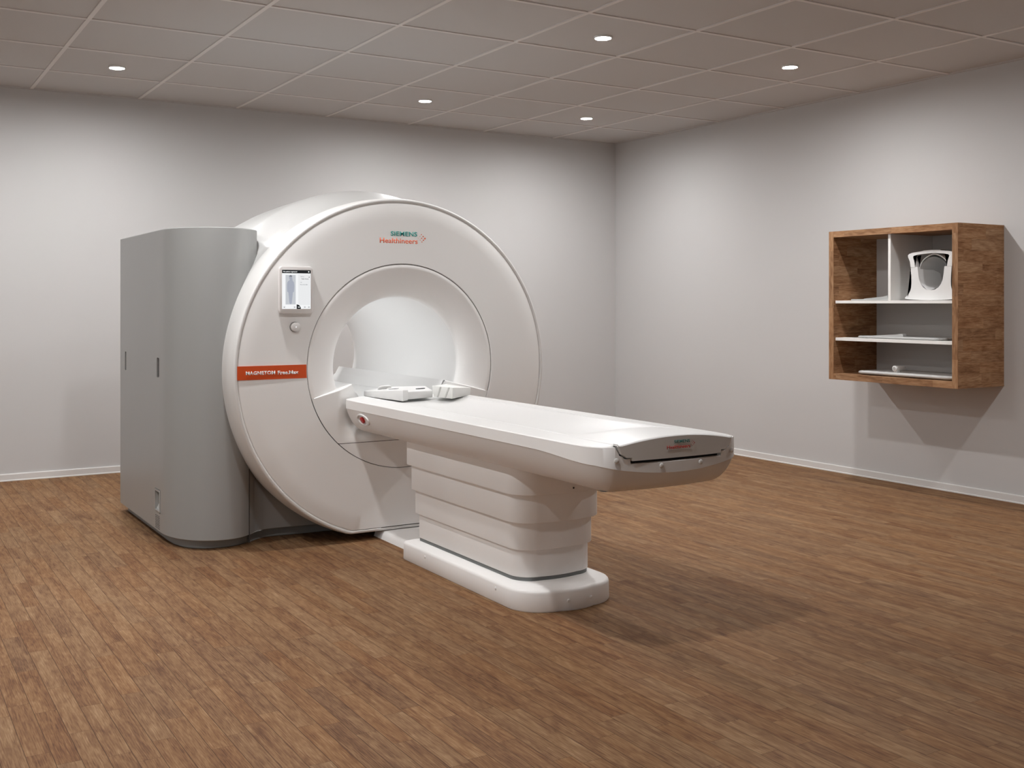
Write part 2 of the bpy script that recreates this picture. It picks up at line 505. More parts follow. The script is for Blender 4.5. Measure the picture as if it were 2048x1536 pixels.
ur = split_rows(True)
grid(up, ur, lambda c: True)
dk = obj('docking_panel', up, M_FACE, scan, smooth=60)
lr = [r for r in split_rows(False) if r[-1][2]-r[0][2] > 1e-5]
grid(lw, lr, lambda c: True)
obj('lower_access_panel', lw, M_FACE, scan, smooth=60)
obj('seam_line', box((XS-.405, YF-.003, ZL-.002), (XS+.405, YF+.002, ZL+.002)), M_SEAM, scan, smooth=0, label='thin dark horizontal joint above the access panel')
# ledge on top of the docking panel (thickness), running back into the bore as side rails
for s in (-1, 1):
    fr, f2, f3, bk = [], [], [], []
    n = 40
    for i in range(n+1):
        dx = .548 - (.548-.300)*i/n
        z = ztop(dx)
        y_ = dock_y(dx, z)
        fr.append((XS+s*dx, y_, z-.005)); f2.append((XS+s*dx, y_+.0015, z-.0015)); f3.append((XS+s*dx, y_+.006, z))
        bk.append((XS+s*dx, YT+.012, z))
    obj('ledge', loft([fr, f2, f3, bk], closed=False), M_FACE, scan, smooth=60)
    pr = [(s*.40, .850), (s*.395, .866), (s*.312, .889), (s*.300, .891), (s*.272, .842), (s*.262, .836), (s*.238, .793), (s*.238, .76), (s*.40, .76)]
    pts = [(XS+a, YF+.072, z) for a, z in pr]
    obj('bore_rail', prism(pts, (0, -1.60-YF-.072, 0)), M_WHITE2, scan, smooth=40)
obj('bore_floor', box((XS-.245, YT-.01, .76), (XS+.245, -1.60, .790)), M_WHITE2, scan, smooth=0)
# bottom groove of the cover and foot
obj('seam_line', box((-4.15, YF-.0005, .0640), (-3.90, YF+.004, .0665)), M_SEAM, scan, smooth=0, label='thin dark joint under the front cover')

# grey side cabinet -------------------------------------------------
def cat_rom(P, sub):
    out = []
    n = len(P)
    for i in range(n-1):
        p0 = P[max(i-1, 0)]; p1 = P[i]; p2 = P[i+1]; p3 = P[min(i+2, n-1)]
        for k in range(sub):
            t = k/sub
            out.append(tuple(.5*((2*p1[d]) + (-p0[d]+p2[d])*t + (2*p0[d]-5*p1[d]+4*p2[d]-p3[d])*t*t + (-p0[d]+3*p1[d]-3*p2[d]+p3[d])*t**3) for d in range(len(p1))))
    out.append(P[-1])
    return out
front = cat_rom([(-5.256, -2.72), (-5.250, -2.82), (-5.222, -2.925), (-5.168, -3.02), (-5.09, -3.085), (-5.0, -3.112), (-4.91, -3.098), (-4.845, -3.05)], 6)
cabo = [(-5.256, -1.66)] + front
hi = cat_rom([(-4.845, -3.05), (-4.795, -2.995), (-4.762, -2.935), (-4.752, -2.86)], 6)[1:]
outl = cabo + hi + [(-4.74, -2.6), (-4.60, -1.70), (-4.62, -1.62), (-5.22, -1.62)]
ZT = 1.768
def slab(outline, z0, z1, r=0.004):
    ctr = Vector((sum(p[0] for p in outline)/len(outline), sum(p[1] for p in outline)/len(outline)))
    def off(d):
        n = len(outline); o = []
        for i, p in enumerate(outline):
            a = Vector(outline[i-1]); b = Vector(outline[(i+1) % n])
            t = (b-a).normalized(); nr = Vector((-t.y, t.x))
            if (Vector(p)-ctr).dot(nr) > 0: nr = -nr
            o.append((p[0]+nr.x*d, p[1]+nr.y*d))
        return o
    rs = []
    rs.append([(x, y, z0) for x, y in off(r)]); rs.append([(x, y, z0+r) for x, y in outline])
    rs.append([(x, y, z1-r) for x, y in outline]); rs.append([(x, y, z1) for x, y in off(r)])
    return loft(rs, capa=True, capb=True)
side = obj('side_cabinet', slab(outl, .052, ZT), M_GREY, scan, smooth=35, label='tall grey rounded housing on the left of the scanner')
pl = [(-5.215, -1.70), (-5.212, -2.72)] + cat_rom([(-5.205, -2.83), (-5.165, -2.955), (-5.085, -3.03), (-4.985, -3.052), (-4.905, -3.036), (-4.845, -3.0)], 5) + [(-4.79, -2.95), (-4.70, -2.6), (-4.70, -1.7)]
obj('cabinet_plinth', slab(pl, 0, .056), M_GREYD, scan, smooth=35, label='dark grey plinth strip of the cabinet')
# cut-outs shown as recessed slots
# real holes with a boolean
def cutter(boxes, bev=.004):
    bm = bmesh.new()
    for a, b in boxes: add_box(bm, a, b)
    me = bpy.data.meshes.new('cut'); 
    bmesh.ops.bevel(bm, geom=bm.edges[:], offset=bev, segments=2, affect='EDGES')
    bm.to_mesh(me); bm.free()
    o = bpy.data.objects.new('cut', me); COL.objects.link(o)
    return o
def boolean(o, boxes, bev=.004):
    c = cutter(boxes, bev)
    off = wloc(o.parent) if o.parent else Vector()
    bpy.context.view_layer.update()
    md = o.modifiers.new('b', 'BOOLEAN'); md.object = c; md.operation = 'DIFFERENCE'; md.solver = 'EXACT'
    dg = bpy.context.evaluated_depsgraph_get(); dg.update()
    me = bpy.data.meshes.new_from_object(o.evaluated_get(dg))
    o.modifiers.clear(); old = o.data; nm = old.name; o.data = me; me.name = nm
    bpy.data.objects.remove(c)
    for p in me.polygons: p.use_smooth = True
    me.set_sharp_from_angle(angle=math.radians(35))
XW = -5.256
boolean(side, [((XW-.05, -1.842, .925), (XW+.012, -1.800, 1.042)),
               ((XW-.05, -2.705, .928), (XW+.014, -2.650, 1.040)),
               ((XW-.05, -2.735, .160), (XW+.035, -2.608, .292))])
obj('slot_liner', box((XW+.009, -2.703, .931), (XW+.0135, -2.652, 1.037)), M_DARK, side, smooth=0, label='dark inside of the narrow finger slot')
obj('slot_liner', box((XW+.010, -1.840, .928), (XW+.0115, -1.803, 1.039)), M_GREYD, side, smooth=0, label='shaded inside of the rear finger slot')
# pull handle frame inside its pocket
bm = bmesh.new()
y0, y1, z0, z1 = -2.731, -2.612, .164, .288
for a, b in (((XW-.004, y0, z0), (XW+.03, y0+.012, z1)), ((XW-.004, y1-.012, z0), (XW+.03, y1, z1)),
             ((XW-.004, y0+.012, z0), (XW+.03, y1-.012, z0+.010)), ((XW-.004, y0+.012, z1-.010), (XW+.03, y1-.012, z1))):
    add_box(bm, a, b)
obj('handle_frame', bm, mat('frame_grey', (.42, .42, .41), .4), side, smooth=0, bevel=.0015, label='grey frame of the recessed pull handle')
obj('handle_wedge', prism([(XW+.030, -2.72, .175), (XW+.004, -2.72, .175), (XW+.030, -2.72, .225)], (0, .095, 0)), mat('wedge_grey', (.55, .57, .56), .35), side, smooth=0, label='light grey sloping lip of the pull handle')
bm = bmesh.new()
for r in range(8):
    for c in range(4):
        add_box(bm, (XW-.0012, -2.715+c*.026+.002*(r % 2), .068+r*.0098), (XW+.002, -2.715+c*.026+.011, .068+r*.0098+.0042))
obj('vent', bm, M_DARK, side, smooth=0, label='small dark perforations below the handle')
# lower grey housing under the ring
lo = [(-4.842, -3.046)] + cat_rom([(-4.842, -3.046), (-4.80, -3.0), (-4.75, -2.972), (-4.68, -2.963), (-4.58, -2.972), (-4.45, -2.982), (-4.20, -2.99)], 5)[1:] + [(-3.4, -2.99), (-3.2, -2.9), (-3.2, -1.66), (-4.80, -1.66)]
obj('lower_housing', slab(lo, .055, .56), M_GREY, scan, smooth=35, label='grey recessed housing under the ring')
lp = [(-4.835, -3.0)] + cat_rom([(-4.835, -3.0), (-4.79, -2.955), (-4.74, -2.925), (-4.66, -2.915), (-4.5, -2.93), (-4.2, -2.945)], 5)[1:] + [(-3.4, -2.95), (-3.25, -2.9), (-3.25, -1.7), (-4.78, -1.7)]
obj('housing_plinth', slab(lp, 0, .058), M_GREYD, scan, smooth=35, label='dark grey plinth strip under the ring')
obj('seam_line', box((-4.8455, -3.054, .01), (-4.8415, -3.040, .50)), M_SEAM, scan, smooth=0, label='thin dark vertical joint between the grey housings')

# orange strip --------------------------------------------------------
bm = bmesh.new()
bz0, bz1 = .9395, 1.0135
L_ = []; 
for k in range(9):
    z = bz0+(bz1-bz0)*k/8
    xr = XS-math.sqrt((RS+.0045)**2-(z-ZS)**2)
    L_.append(((-4.990, YF-.0045, z), (xr, YF-.0075, z)))
V = [[bm.verts.new(p) for p in r] for r in L_]
for a, b in zip(V, V[1:]): bm.faces.new((a[0], a[1], b[1], b[0]))
e = bmesh.ops.extrude_face_region(bm, geom=bm.faces[:])
bmesh.ops.translate(bm, verts=[v for v in e['geom'] if isinstance(v, bmesh.types.BMVert)], vec=(0, .006, 0))
strip = obj('name_strip', bm, M_ORANGE, scan, smooth=0, label='orange strip across the left half of the front cover')
yt = YF-.0078
put_text('lettering', 'MAGNETOM', -4.945, yt, .9662, .0195, .162, M_PRINT_W, strip, bold=.028, space=1.05)
put_text('lettering', 'Free.Max', -4.768, yt, .9648, .0195, .1175, M_PRINT_W, strip, bold=.028)
# logo on the cover
def logo(parent, x0, x1, zs, zh, xs0, xs1, hs, hh, y, mt, mo, dots):
    lg = put_text('brand_mark', 'SIEMENS', xs0, y, zs, hs, xs1-xs0, mt, parent, bold=.02, space=1.05)
    put_text('brand_mark', 'Healthineers', x0, y, zh, hh, x1-x0, mo, parent, bold=.012)
    bm = bmesh.new()
    for dx, dz, r in dots: add_cyl(bm, (dx, y, dz), (0, -1, 0), r, .0006, n=18)
    obj('brand_mark', bm, mo, parent, smooth=0)
sc_ = .0028
dots = [(-3.896, 1.752, .0028), (-3.906, 1.741, .0018), (-3.885, 1.741, .0036), (-3.916, 1.730, .0012), (-3.895, 1.730, .0032), (-3.8735, 1.7295, .0050), (-3.904, 1.719, .0020), (-3.883, 1.7195, .0037), (-3.893, 1.709, .0030)]
logo(scan, -4.162, -3.921, 1.7405, 1.6975, -4.093, -3.924, .0262, .0305, YF-.0035, M_TEAL, M_OR, dots)

# touch display ---------------------------------------------------------
def rrect(x0, x1, z0, z1, r, n=6):
    P = []
    for cx, cz, a in ((x1-r, z0+r, -PI/2), (x1-r, z1-r, 0), (x0+r, z1-r, PI/2), (x0+r, z0+r, PI)):
        for k in range(n+1):
            t = a+PI/2*k/n
            P.append((cx+r*math.cos(t), cz+r*math.sin(t)))
    return P
def plate(x0, x1, z0, z1, r, ya, yb, ed=.004):
    """rounded plate from ya (back) to yb (front, smaller y)"""
    rs = []
    for dd, y in ((0, ya), (0, yb+ed), (ed*.3, yb+ed*.35), (ed, yb)):
        rs.append([(x, y, z) for x, z in rrect(x0+dd, x1-dd, z0+dd, z1-dd, max(.001, r-dd))])
    return loft(rs, capa=True, capb=True)
disp = obj('touch_display', plate(-4.768, -4.577, 1.294, 1.553, .022, YF-.008, YF-.036), M_BEZEL, scan, smooth=35, label='upright touch display with pale bezel on the front cover')
bx, bz = -4.6725, 1.4235
obj('display_bracket', plate(-4.735, -4.61, 1.33, 1.52, .02, YF+.002, YF-.010), M_FACE, disp, smooth=35)
ys = YF-.0362
def sq(name, x0, x1, z0, z1, m, k=1):
    return box((x0, ys-.0004*k, z0), (x1, ys+.001, z1))
scr = obj('screen', sq('s', -4.754, -4.591, 1.320, 1.532, M_SCR), M_SCR, disp, smooth=0, label='lit white screen showing a person outline')
X0, X1, Z0, Z1 = -4.754, -4.591, 1.320, 1.532
def su(u): return X0+(X1-X0)*u
def sv(v): return Z1-(Z1-Z0)*v
obj('menu_bar', sq('', X0, X1, sv(.085), Z1, None, 2), M_SCRD, scr, smooth=0)
put_text('screen_text', 'No patient registered', su(.04), ys-.0009, sv(.058), .0065, .078, M_SCR, scr, bold=.02)
obj('icon', cyl((su(.93), ys-.0008, sv(.042)), (0, -1, 0), .0036, .0006, n=16), M_SCR, scr, smooth=0)
obj('side_panel', sq('', su(.56), su(.985), sv(.90), sv(.11), None, 2), M_SCRP, scr, smooth=0)
obj('scan_bed', sq('', su(.12), su(.47), sv(.885), sv(.13), None, 2), M_SCRB, scr, smooth=0)
# standing figure: one outline
fig = [(0, 0), (.013, 0), (.016, .02), (.022, .06), (.02, .10), (.028, .20), (.034, .30), (.038, .40), (.055, .42), (.058, .45), (.062, .55), (.062, .66), (.055, .755), (.035, .80), (.016, .825), (.014, .845)]
hd = [(.024, .875), (.026, .91), (.022, .945), (.012, .975), (0, .985)]
half = fig[1:] + hd
hh = .158
pts = [(x*1.0, z) for x, z in half]
poly = [(su(.295)+x*.33, sv(.875)+z*hh) for x, z in pts] + [(su(.295)-x*.33, sv(.875)+z*hh) for x, z in pts[::-1]]
bm = bmesh.new(); add_prism(bm, [(x, ys-.0011, z) for x, z in poly], (0, .0006, 0))
bmesh.ops.triangulate(bm, faces=[f for f in bm.faces if len(f.verts) > 4])
obj('person_icon', bm, M_SCRG, scr, smooth=0)
bm = bmesh.new()
cxh, czh = su(.295), sv(.875)+.935*hh
add_prism(bm, [(cxh+.0085*math.cos(t), ys-.0014, czh+.0085*math.sin(t)+.001) for t in [PI*k/10 for k in range(11)]], (0, .0005, 0))
obj('person_icon', bm, M_SCRT, scr, smooth=0)
put_text('screen_text', 'Tabletop', su(.63), ys-.0012, sv(.178), .0045, .022, M_SCRT, scr)
put_text('screen_text', 'Table Home', su(.665), ys-.0012, sv(.240), .0065, .042, M_SCRT, scr, bold=.015)
put_text('screen_text', 'Coil', su(.63), ys-.0012, sv(.325), .0045, .009, M_SCRT, scr)
put_text('screen_text', 'No coil at table', su(.63), ys-.0012, sv(.385), .0058, .042, M_SCRT, scr)
obj('icon', prism([(su(.925), ys-.001, sv(.185)), (su(.955), ys-.001, sv(.16)), (su(.955), ys-.001, sv(.195))], (0, .0004, 0)), M_SCRD, scr, smooth=0)
for u in (.08, .44, .80, .94):
    obj('icon', sq('', su(u)-.009, su(u)+.007, Z0+.003, sv(.925), None, 2), M_SCRP, scr, smooth=0)
    obj('icon', cyl((su(u)-.001, ys-.001, sv(.955)), (0, -1, 0), .0026, .0005, n=12), M_SCRT, scr, smooth=0)
bm = bmesh.new()
add_prism(bm, [(su(.505), ys-.001, Z0)] + [(su(.505)+.0245*math.sin(PI/2*k/10), ys-.001, Z0+.0245*math.cos(PI/2*k/10)) for k in range(11)], (0, .0005, 0))
obj('icon', bm, M_SCRD, scr, smooth=0)
obj('icon', box((su(.55), ys-.0018, sv(.962)), (su(.62), ys-.001, sv(.945))), M_SCR, scr, smooth=0)
# control knob
kn = bmesh.new(); kx, kz = -4.6715, 1.221
add_cyl(kn, (kx, YF-.010, kz), (0, -1, 0), .0255, .020, n=40, r2=.0245)
kn2 = cyl((kx, YF-.001, kz), (0, -1, 0), .0290, .010, n=40, r2=.0275)
knob = obj('control_knob', kn, M_KNOB, scan, smooth=30, bevel=.0012, label='round silver control knob under the display')
obj('collar', kn2, mat('knob_collar', (.30, .29, .28), .35, .4), knob, smooth=30, label='darker metal collar behind the knob')
obj('button', dome((kx, YF-.030, kz), (0, -1, 0), .0035, .0015), M_SCR, knob, label='tiny lit dot in the middle of the knob')
obj('guard', prism([(kx+.029, YF, kz+.022), (kx+.034, YF, kz+.021), (kx+.037, YF, kz+.014), (kx+.037, YF, kz-.018), (kx+.034, YF, kz-.024), (kx+.029, YF, kz-.024)], (0, -.004, 0)), M_KNOB, knob, smooth=0)

# ================================================================== PATIENT TABLE
XT = -4.005
tab = thing('patient_table', (XT, -4.45, 0), 'long white patient table on a stepped pedestal, docked to the scanner', 'patient table')
# plan outline of the table top (closed, from rear-left corner forward, around the tip, back)
def end_outline():
    P = [(-.370, -3.318), (-.370, -4.0), (-.370, -4.6), (-.370, -5.1), (-.370, -5.35), (-.369, -5.48), (-.366, -5.56), (-.357, -5.625), (-.336, -5.677), (-.308, -5.706), (-.275, -5.718), (-.20, -5.727), (-.10, -5.735), (0, -5.738)]
    L = cat_rom(P, 5)
    R = [(-x, y) for x, y in L[::-1][1:]]
    rear = [(.370, -3.318), (.33, -3.292), (.29, -3.262), (.268, -3.250)]
    rear_l = [(-x, y) for x, y in rear[::-1]]
    return L, R, rear[1:], rear_l[:-1]
Lh, Rh, Rr, Rl = end_outline()
OUT = Lh + Rh + Rr + Rl
def lipz(x, y):
    # lower edge of the side band: dips towards the middle of the foot end
    t = sstep(-5.25, -5.74, y)
    return .761 - .022*t - .038*t*max(0, 1-(abs(x)/.345)**2)
def inset(P, d):
    n = len(P); o = []
    for i, p in enumerate(P):
        a = Vector(P[i-1]); b = Vector(P[(i+1) % n])
        if (b-a).length < 1e-9: o.append(p); continue
        t = (b-a).normalized(); nr = Vector((-t.y, t.x))
        # outline runs counter-clockwise: inward normal is to the left
        o.append((p[0]+nr.x*d, p[1]+nr.y*d))
    return o
def ring3(P, zf): return [(XT+x, y, zf(x, y)) for x, y in P]
ZTOP = .812
rb = [ring3(inset(OUT, .02), lambda x, y: ZTOP-.004), ring3(inset(OUT, .006), lambda x, y: ZTOP), ring3(inset(OUT, .0015), lambda x, y: ZTOP-.0018), ring3(OUT, lambda x, y: ZTOP-.006),
      ring3(OUT, lipz), ring3(inset(OUT, .004), lambda x, y: lipz(x, y)-.0015)]
rail = obj('side_band', loft(rb), M_WHITE, tab, smooth=45, label='white upright band around the table top')
HP = [(.003, .761), (.010, .738), (.020, .712), (.033, .687), (.048, .667), (.064, .651), (.083, .638), (.110, .628), (.150, .621), (.20, .617)]
rb = []
BASEIN = {}
for d, z in HP:
    k = (z-.617)/(.761-.617)
    Pd = []
    for (x, y), (xi, yi) in zip(OUT, inset(OUT, 1.0)):
        nx, ny = xi-x, yi-y
        dd = d
        if y > -3.33:            # rear end stays vertical against the scanner
            nxx, nyy = (-1 if x > 0 else 1), 0
            ddx = d if abs(x) > .30 else d*abs(x)/.37
            Pd.append((x+nxx*ddx, min(y, -3.325) if d > .015 else y)); continue
        Pd.append((x+nx*dd, y+ny*dd))
    rb.append([(XT+x, y, .617+k*(lipz(*o)-.617)) for (x, y), o in zip(Pd, OUT)])
hull = loft(rb, capb=True)
obj('underside', hull, M_WHITE, tab, smooth=50, label='curved white underside of the table top')
# table-top plate with slopes towards the board
ZB = .8195
tp_ = inset(OUT, .006)
def board_half(y): return .252 + .033*sstep(-5.0, -5.66, y)
def front_y(dx): return -5.724 - .014*(1-(dx/.285)**2)
# near and far top strips of the band (between outer edge and board)
for s in (-1, 1):
    o_, i_ = [], []
    src = [p for p in cat_rom([(-.3645, -3.318), (-.364, -4.2), (-.364, -5.0), (-.364, -5.35), (-.363, -5.47), (-.361, -5.555), (-.352, -5.622), (-.331, -5.668), (-.306, -5.694), (-.291, -5.702)], 8)]
    for x, y in src:
        yy = min(max(y, -5.72), -3.29)
        if len(o_) == 0: yy = -3.30
        o_.append((XT+s*abs(x), yy if o_ == [] else y, ZTOP-.0002))
        hb = board_half(y)+.0035
        i_.append((XT+s*min(hb, abs(x)), y if o_[-1][1] == y else -3.262, ZB-.0012))
    obj('top_strip', loft([o_, i_], closed=False), M_WHITE2, tab, smooth=60, label='smooth white top surface beside the sliding board')
obj('board_channel', box((XT-.285, -5.68, .742), (XT+.285, -3.26, .752)), M_DARK, tab, smooth=0, label='dark gap beneath the sliding board')
# sliding board (concave) with raised foot-end cap
def board_z(dx, y):
    hb = board_half(y)
    e = hb-abs(dx)
    A = -.020 + (.020+.0255)*sstep(-5.20, -5.50, y)
    u = min(1, abs(dx)/(hb-.018))
    base = ZB - .0035*sstep(.0175, .0195, e)*(1-sstep(-5.25, -5.45, y))
    r = .0025*(1-min(1, e/.003))
    return base + A*(1-u*u)*(1 if e > .018 else 0) - r
NXB = 60; ysb = [-3.262, -3.4, -3.7, -4.1, -4.5, -4.8, -5.0] + [-5.0-.02*k for k in range(1, 32)] + [-5.64, -5.66, -5.675, -5.69]
fr = [-1, -.995, -.985, -.965, -.936, -.929, -.92] + [-.9+1.8*k/NXB for k in range(NXB+1)] + [.92, .929, .936, .965, .985, .995, 1]
rowsb = []
for y in ysb:
    hb = board_half(y)
    rowsb.append([(XT+f*hb, y, board_z(f*hb, y)) for f in fr])
lasts = []
for dy, dz in ((.012, 0), (.004, -.001), (.0, -.005)):
    lasts.append([(XT+f*.285, front_y(f*.285)+dy, board_z(f*.285, -5.69)+dz) for f in fr])
rowsb += lasts
bm = loft(rowsb, closed=False)
bo = obj('sliding_board', bm, M_WHITE2, tab, smooth=40, label='white concave sliding board in the table top')
# rear of the board, underside strip along the sides
for s in (-1, 1):
    a = [(XT+s*board_half(y), y, board_z(board_half(y), y)) for y in ysb]
    b = [(p[0], p[1], .752) for p in a]
    obj('board_edge', loft([a, b], closed=False), M_WHITE2, bo, smooth=40)
obj('board_edge', box((XT-.25, -3.264, .752), (XT+.25, -3.260, .800)), M_WHITE2, bo, smooth=0)
# front face of the cap
low = [(-.285, .8225), (-.268, .7835), (-.258, .7805), (-.246, .7700), (-.222, .7700), (-.220, .7570)]
low = low + [(-x, z) for x, z in low[::-1]]
def lowz(dx): return interp(low, dx)
xs_ = sorted(set([f*.285 for f in fr] + [x for x, z in low] + [-.2221, .2221, -.2201, .2201]))
top_ = [(XT+x, front_y(x), board_z(x, -5.69)-.005) for x in xs_]
mid_ = [(XT+x, front_y(x), lowz(x)) for x in xs_]
back_ = [(XT+x, front_y(x)+.03, lowz(x)) for x in xs_]
cap = obj('end_cap', loft([top_, mid_, back_], closed=False), M_CAP, bo, smooth=30, label='grey-white foot-end face of the sliding board')
# dark joint below the cap and band face around it
def band_top(dx):
    return interp([(.0, .7455), (.2250, .7455), (.2280, .7650), (.2500, .7650), (.2620, .7755), (.2740, .7795), (.2905, .8115), (.294, ZTOP)], abs(dx))
obj('joint', box((XT-.288, -5.70, .735), (XT+.288, -5.66, .812)), M_DARK, tab, smooth=0, label='black gap around the end cap')
# cut the opening for the cap out of the band: rebuild the band's front from the outline
bm = bmesh.new(); bm.from_mesh(rail.data)
bm.free()
def rebuild_band():
    bm = bmesh.new()
    cols = []
    n = len(OUT)
    pts = []
    # refine outline near the cap so that the steps are sharp
    Q = []
    brk = [.2905, .2740, .2620, .2500, .2280, .2250]
    brk = sorted(brk + [-b for b in brk])
    for i in range(n):
        p, q = OUT[i], OUT[(i+1) % n]
        Q.append(p)
        if p[1] < -5.65 and q[1] < -5.65:
            ins = []
            for b in brk:
                lo_, hi_ = min(p[0], q[0]), max(p[0], q[0])
                if lo_ < b < hi_:
                    t = (b-p[0])/(q[0]-p[0]); ins.append((t, (b, p[1]+(q[1]-p[1])*t)))
            for t, r in sorted(ins): Q.append(r)
    rings = []
    ins1 = inset(Q, .006); ins0 = inset(Q, .020); insb = inset(Q, .003)
    R = [[], [], [], [], []]
    for p, a0, a1, ab in zip(Q, ins0, ins1, insb):
        inc = p[1] < -5.65 and abs(p[0]) < .293
        zt = band_top(p[0]) if inc else ZTOP
        R[0].append((XT+a0[0], a0[1], zt-(0 if inc else .004)))
        R[1].append((XT+a1[0], a1[1], zt))
        rr = .0015 if inc else .004
        R[2].append((XT+p[0]*.5+a1[0]*.5, p[1]*.8+a1[1]*.2, zt-rr*.2))
        R[3].append((XT+p[0], p[1], zt-rr))
        R[4].append((XT+p[0], p[1], lipz(*p)))
    R.append([(XT+a[0], a[1], lipz(*p)-.0015) for p, a in zip(Q, insb)])
    return loft(R)
old = rail
rail = obj('side_band', rebuild_band(), M_WHITE, tab, smooth=35, label='white upright band around the table top')
bpy.data.objects.remove(old)
rail.name = 'side_band'
for dx, z in ((-.287, .761), (-.087, .731), (.110, .730), (.289, .761)):
    yy = front_y(dx) if abs(dx) < .2 else -5.718
    obj('stud', dome((XT+dx, yy-.0005, z), (0.28 if dx > .2 else (-.28 if dx < -.2 else 0), -1, 0), 0.0105, .0045), M_CAP, rail, label='round screw cap on the foot end')
logo(cap, -4.067, -3.951, .8125, .7915, -4.031, -3.953, .0118, .0142, -5.7392, M_TEALD, M_RED,
     [(-4.005+(-3.914+3.903)*.99+.0755+x*.99, z, r) for x, z, r in ((0, .8185, .0013), (-.005, .8135, .0009), (.006, .8135, .0016), (-.010, .8085, .0006), (.001, .8085, .0012), (.011, .8080, .0022), (-.004, .8030, .0009), (.006, .8030, .0016), (.001, .7980, .0013))])
# emergency stop on the band's lower flank
ex, ey, ez = XT-.353, -3.520, .714
nrm = Vector((-.90, 0, -.42)).normalized()
es = bmesh.new()
u = Vector((0, 1, 0)); w = nrm.cross(u).normalized()
def elring(a, b, off):
    return [tuple(Vector((ex, ey, ez)) + u*(a*math.cos(t)) + w*(b*math.sin(t)) + nrm*off) for t in [2*PI*k/36 for k in range(36)]]
er = obj('stop_button_surround', loft([elring(.078, .036, -.004), elring(.076, .035, .004), elring(.068, .029, .0055), elring(.062, .025, -.004)], capb=True), M_WHITE2, tab, smooth=50, label='oval white recess around the red stop button')
obj('recess_floor', loft([elring(.062, .025, -.0035), elring(.01, .005, -.0035)], capb=True), M_CAP, er, smooth=0)
eb = bmesh.new(); add_cyl(eb, Vector((ex, ey+.003, ez)) - nrm*.004, nrm, .017, .014, n=28, r2=.019)
obj('stop_button', eb, M_REDB, er, smooth=30, bevel=.003, label='round red emergency stop button')

# pedestal --------------------------------------------------------------
XP = -3.997
def plan(hw, yb, yf, r, bow=.012, rb_=.03, n=10):
    P = []
    def arc(cx, cy, a0, a1, rr):
        for k in range(n+1):
            t = a0+(a1-a0)*k/n
            P.append((cx+rr*math.cos(t), cy+rr*math.sin(t)))
    arc(-hw+r, yf+r, PI, 1.5*PI, r)
    m = 8
    for k in range(1, m):
        x = -(hw-r)+2*(hw-r)*k/m
        P.append((x, yf-bow*(1-(x/(hw-r))**2)))
    arc(hw-r, yf+r, 1.5*PI, 2*PI, r)
    arc(hw-rb_, yb-rb_, 0, PI/2, rb_)
    arc(-hw+rb_, yb-rb_, PI/2, PI, rb_)
    return P
def tier(hw, yb, yf, r, z0, z1, ed=.0035, bow=.012):
    P = plan(hw, yb, yf, r, bow)
    def rg(d, z): return [(XP+x, y, z) for x, y in inset(P, d)]
    return loft([rg(ed, z0), rg(ed*.3, z0+ed*.3), rg(0, z0+ed), rg(0, z1-ed), rg(ed, z1)], capa=True, capb=True)
tiers = [(.206, -3.870, -4.900, .105, .124, .262), (.217, -3.845, -4.915, .108, .2487, .388), (.234, -3.835, -4.940, .112, .3735, .512), (.252, -3.815, -4.965, .118, .503, .634)]
for hw, yb, yf, r, z0, z1 in tiers:
    tr = obj('lift_cover', tier(hw, yb, yf, r, z0, z1), M_PED, tab, smooth=35)
obj('sensor_hole', cyl((-3.975, -4.9785, .524), (0, -1, 0), .004, .002, n=12), M_DARK, tr, label='tiny dark hole in the top tier')
def rg(d, z): return [(XP+x, y, z) for x, y in plan(.259-d, -3.790-d, -5.035+d, .165-d, .02, max(.004, .028-d))]
base = obj('base', loft([rg(.004, 0), rg(0, .006), rg(.001, .080), rg(.003, .088), (rg(.008, .0935)), rg(.016, .0965), rg(.045, .106), rg(.052, .1075)], capa=True, capb=True), M_PED, tab, smooth=50, label='white rounded floor base of the pedestal')
P2 = plan(.206, -3.868, -4.900, .105)
obj('gasket', loft([[(XP+x, y, .105) for x, y in inset(P2, .004)], [(XP+x, y, .126) for x, y in inset(P2, .004)]]), mat('grey_gasket', (.16, .17, .17), .5), tab, smooth=35, label='grey gasket between base and lowest tier')
for y in (-4.061, -4.766): obj('stud', dome((XP-.2585, y, .063), (-1, 0, 0), .008, .003), M_WHITE, base)
for x in (-4.053, -3.933): obj('stud', dome((x, -5.053, .047), (0, -1, 0), .008, .003), M_WHITE, base)
# floor plate linking pedestal and scanner
pl_ = [(-.152, 0), (-.144, .022), (-.134, .037), (-.12, .044), (.12, .044), (.134, .037), (.144, .022), (.152, 0)]
obj('floor_plate', prism([(XP-.003+x, -3.80, z) for x, z in pl_], (0, .60, 0)), M_WHITE, tab, smooth=50, label='low white cover plate on the floor behind the pedestal')

# ================================================================== things lying on the table
ZI = .8125
coil = thing('coil_connector_unit', (-4.07, -3.44, ZI), 'white low stepped block with slot and raised grip at the head end of the table', 'coil unit')
bm = bmesh.new()
A0 = [(-4.214, -3.195), (-4.162, -3.612), (-4.105, -3.560), (-4.135, -3.195)]
bot = [bm.verts.new((x, y, ZI)) for x, y in A0]
tz = [.846, .876, .872, .856]
tp3 = [bm.verts.new((x, y, z)) for (x, y), z in zip(A0, tz)]
bm.faces.new(bot); bm.faces.new(tp3[::-1])
for i in range(4):
    j = (i+1) % 4
    bm.faces.new((bot[i], bot[j], tp3[j], tp3[i]))
obj('body', bm, M_WHITE2, coil, smooth=30, bevel=.006, seg=3)
bm = bmesh.new()
A1 = [(-4.150, -3.545), (-3.902, -3.462), (-3.862, -3.290), (-4.125, -3.275)]
bot = [bm.verts.new((x, y, ZI)) for x, y in A1]
tz = [.862, .854, .866, .870]
tp3 = [bm.verts.new((x, y, z)) for (x, y), z in zip(A1, tz)]
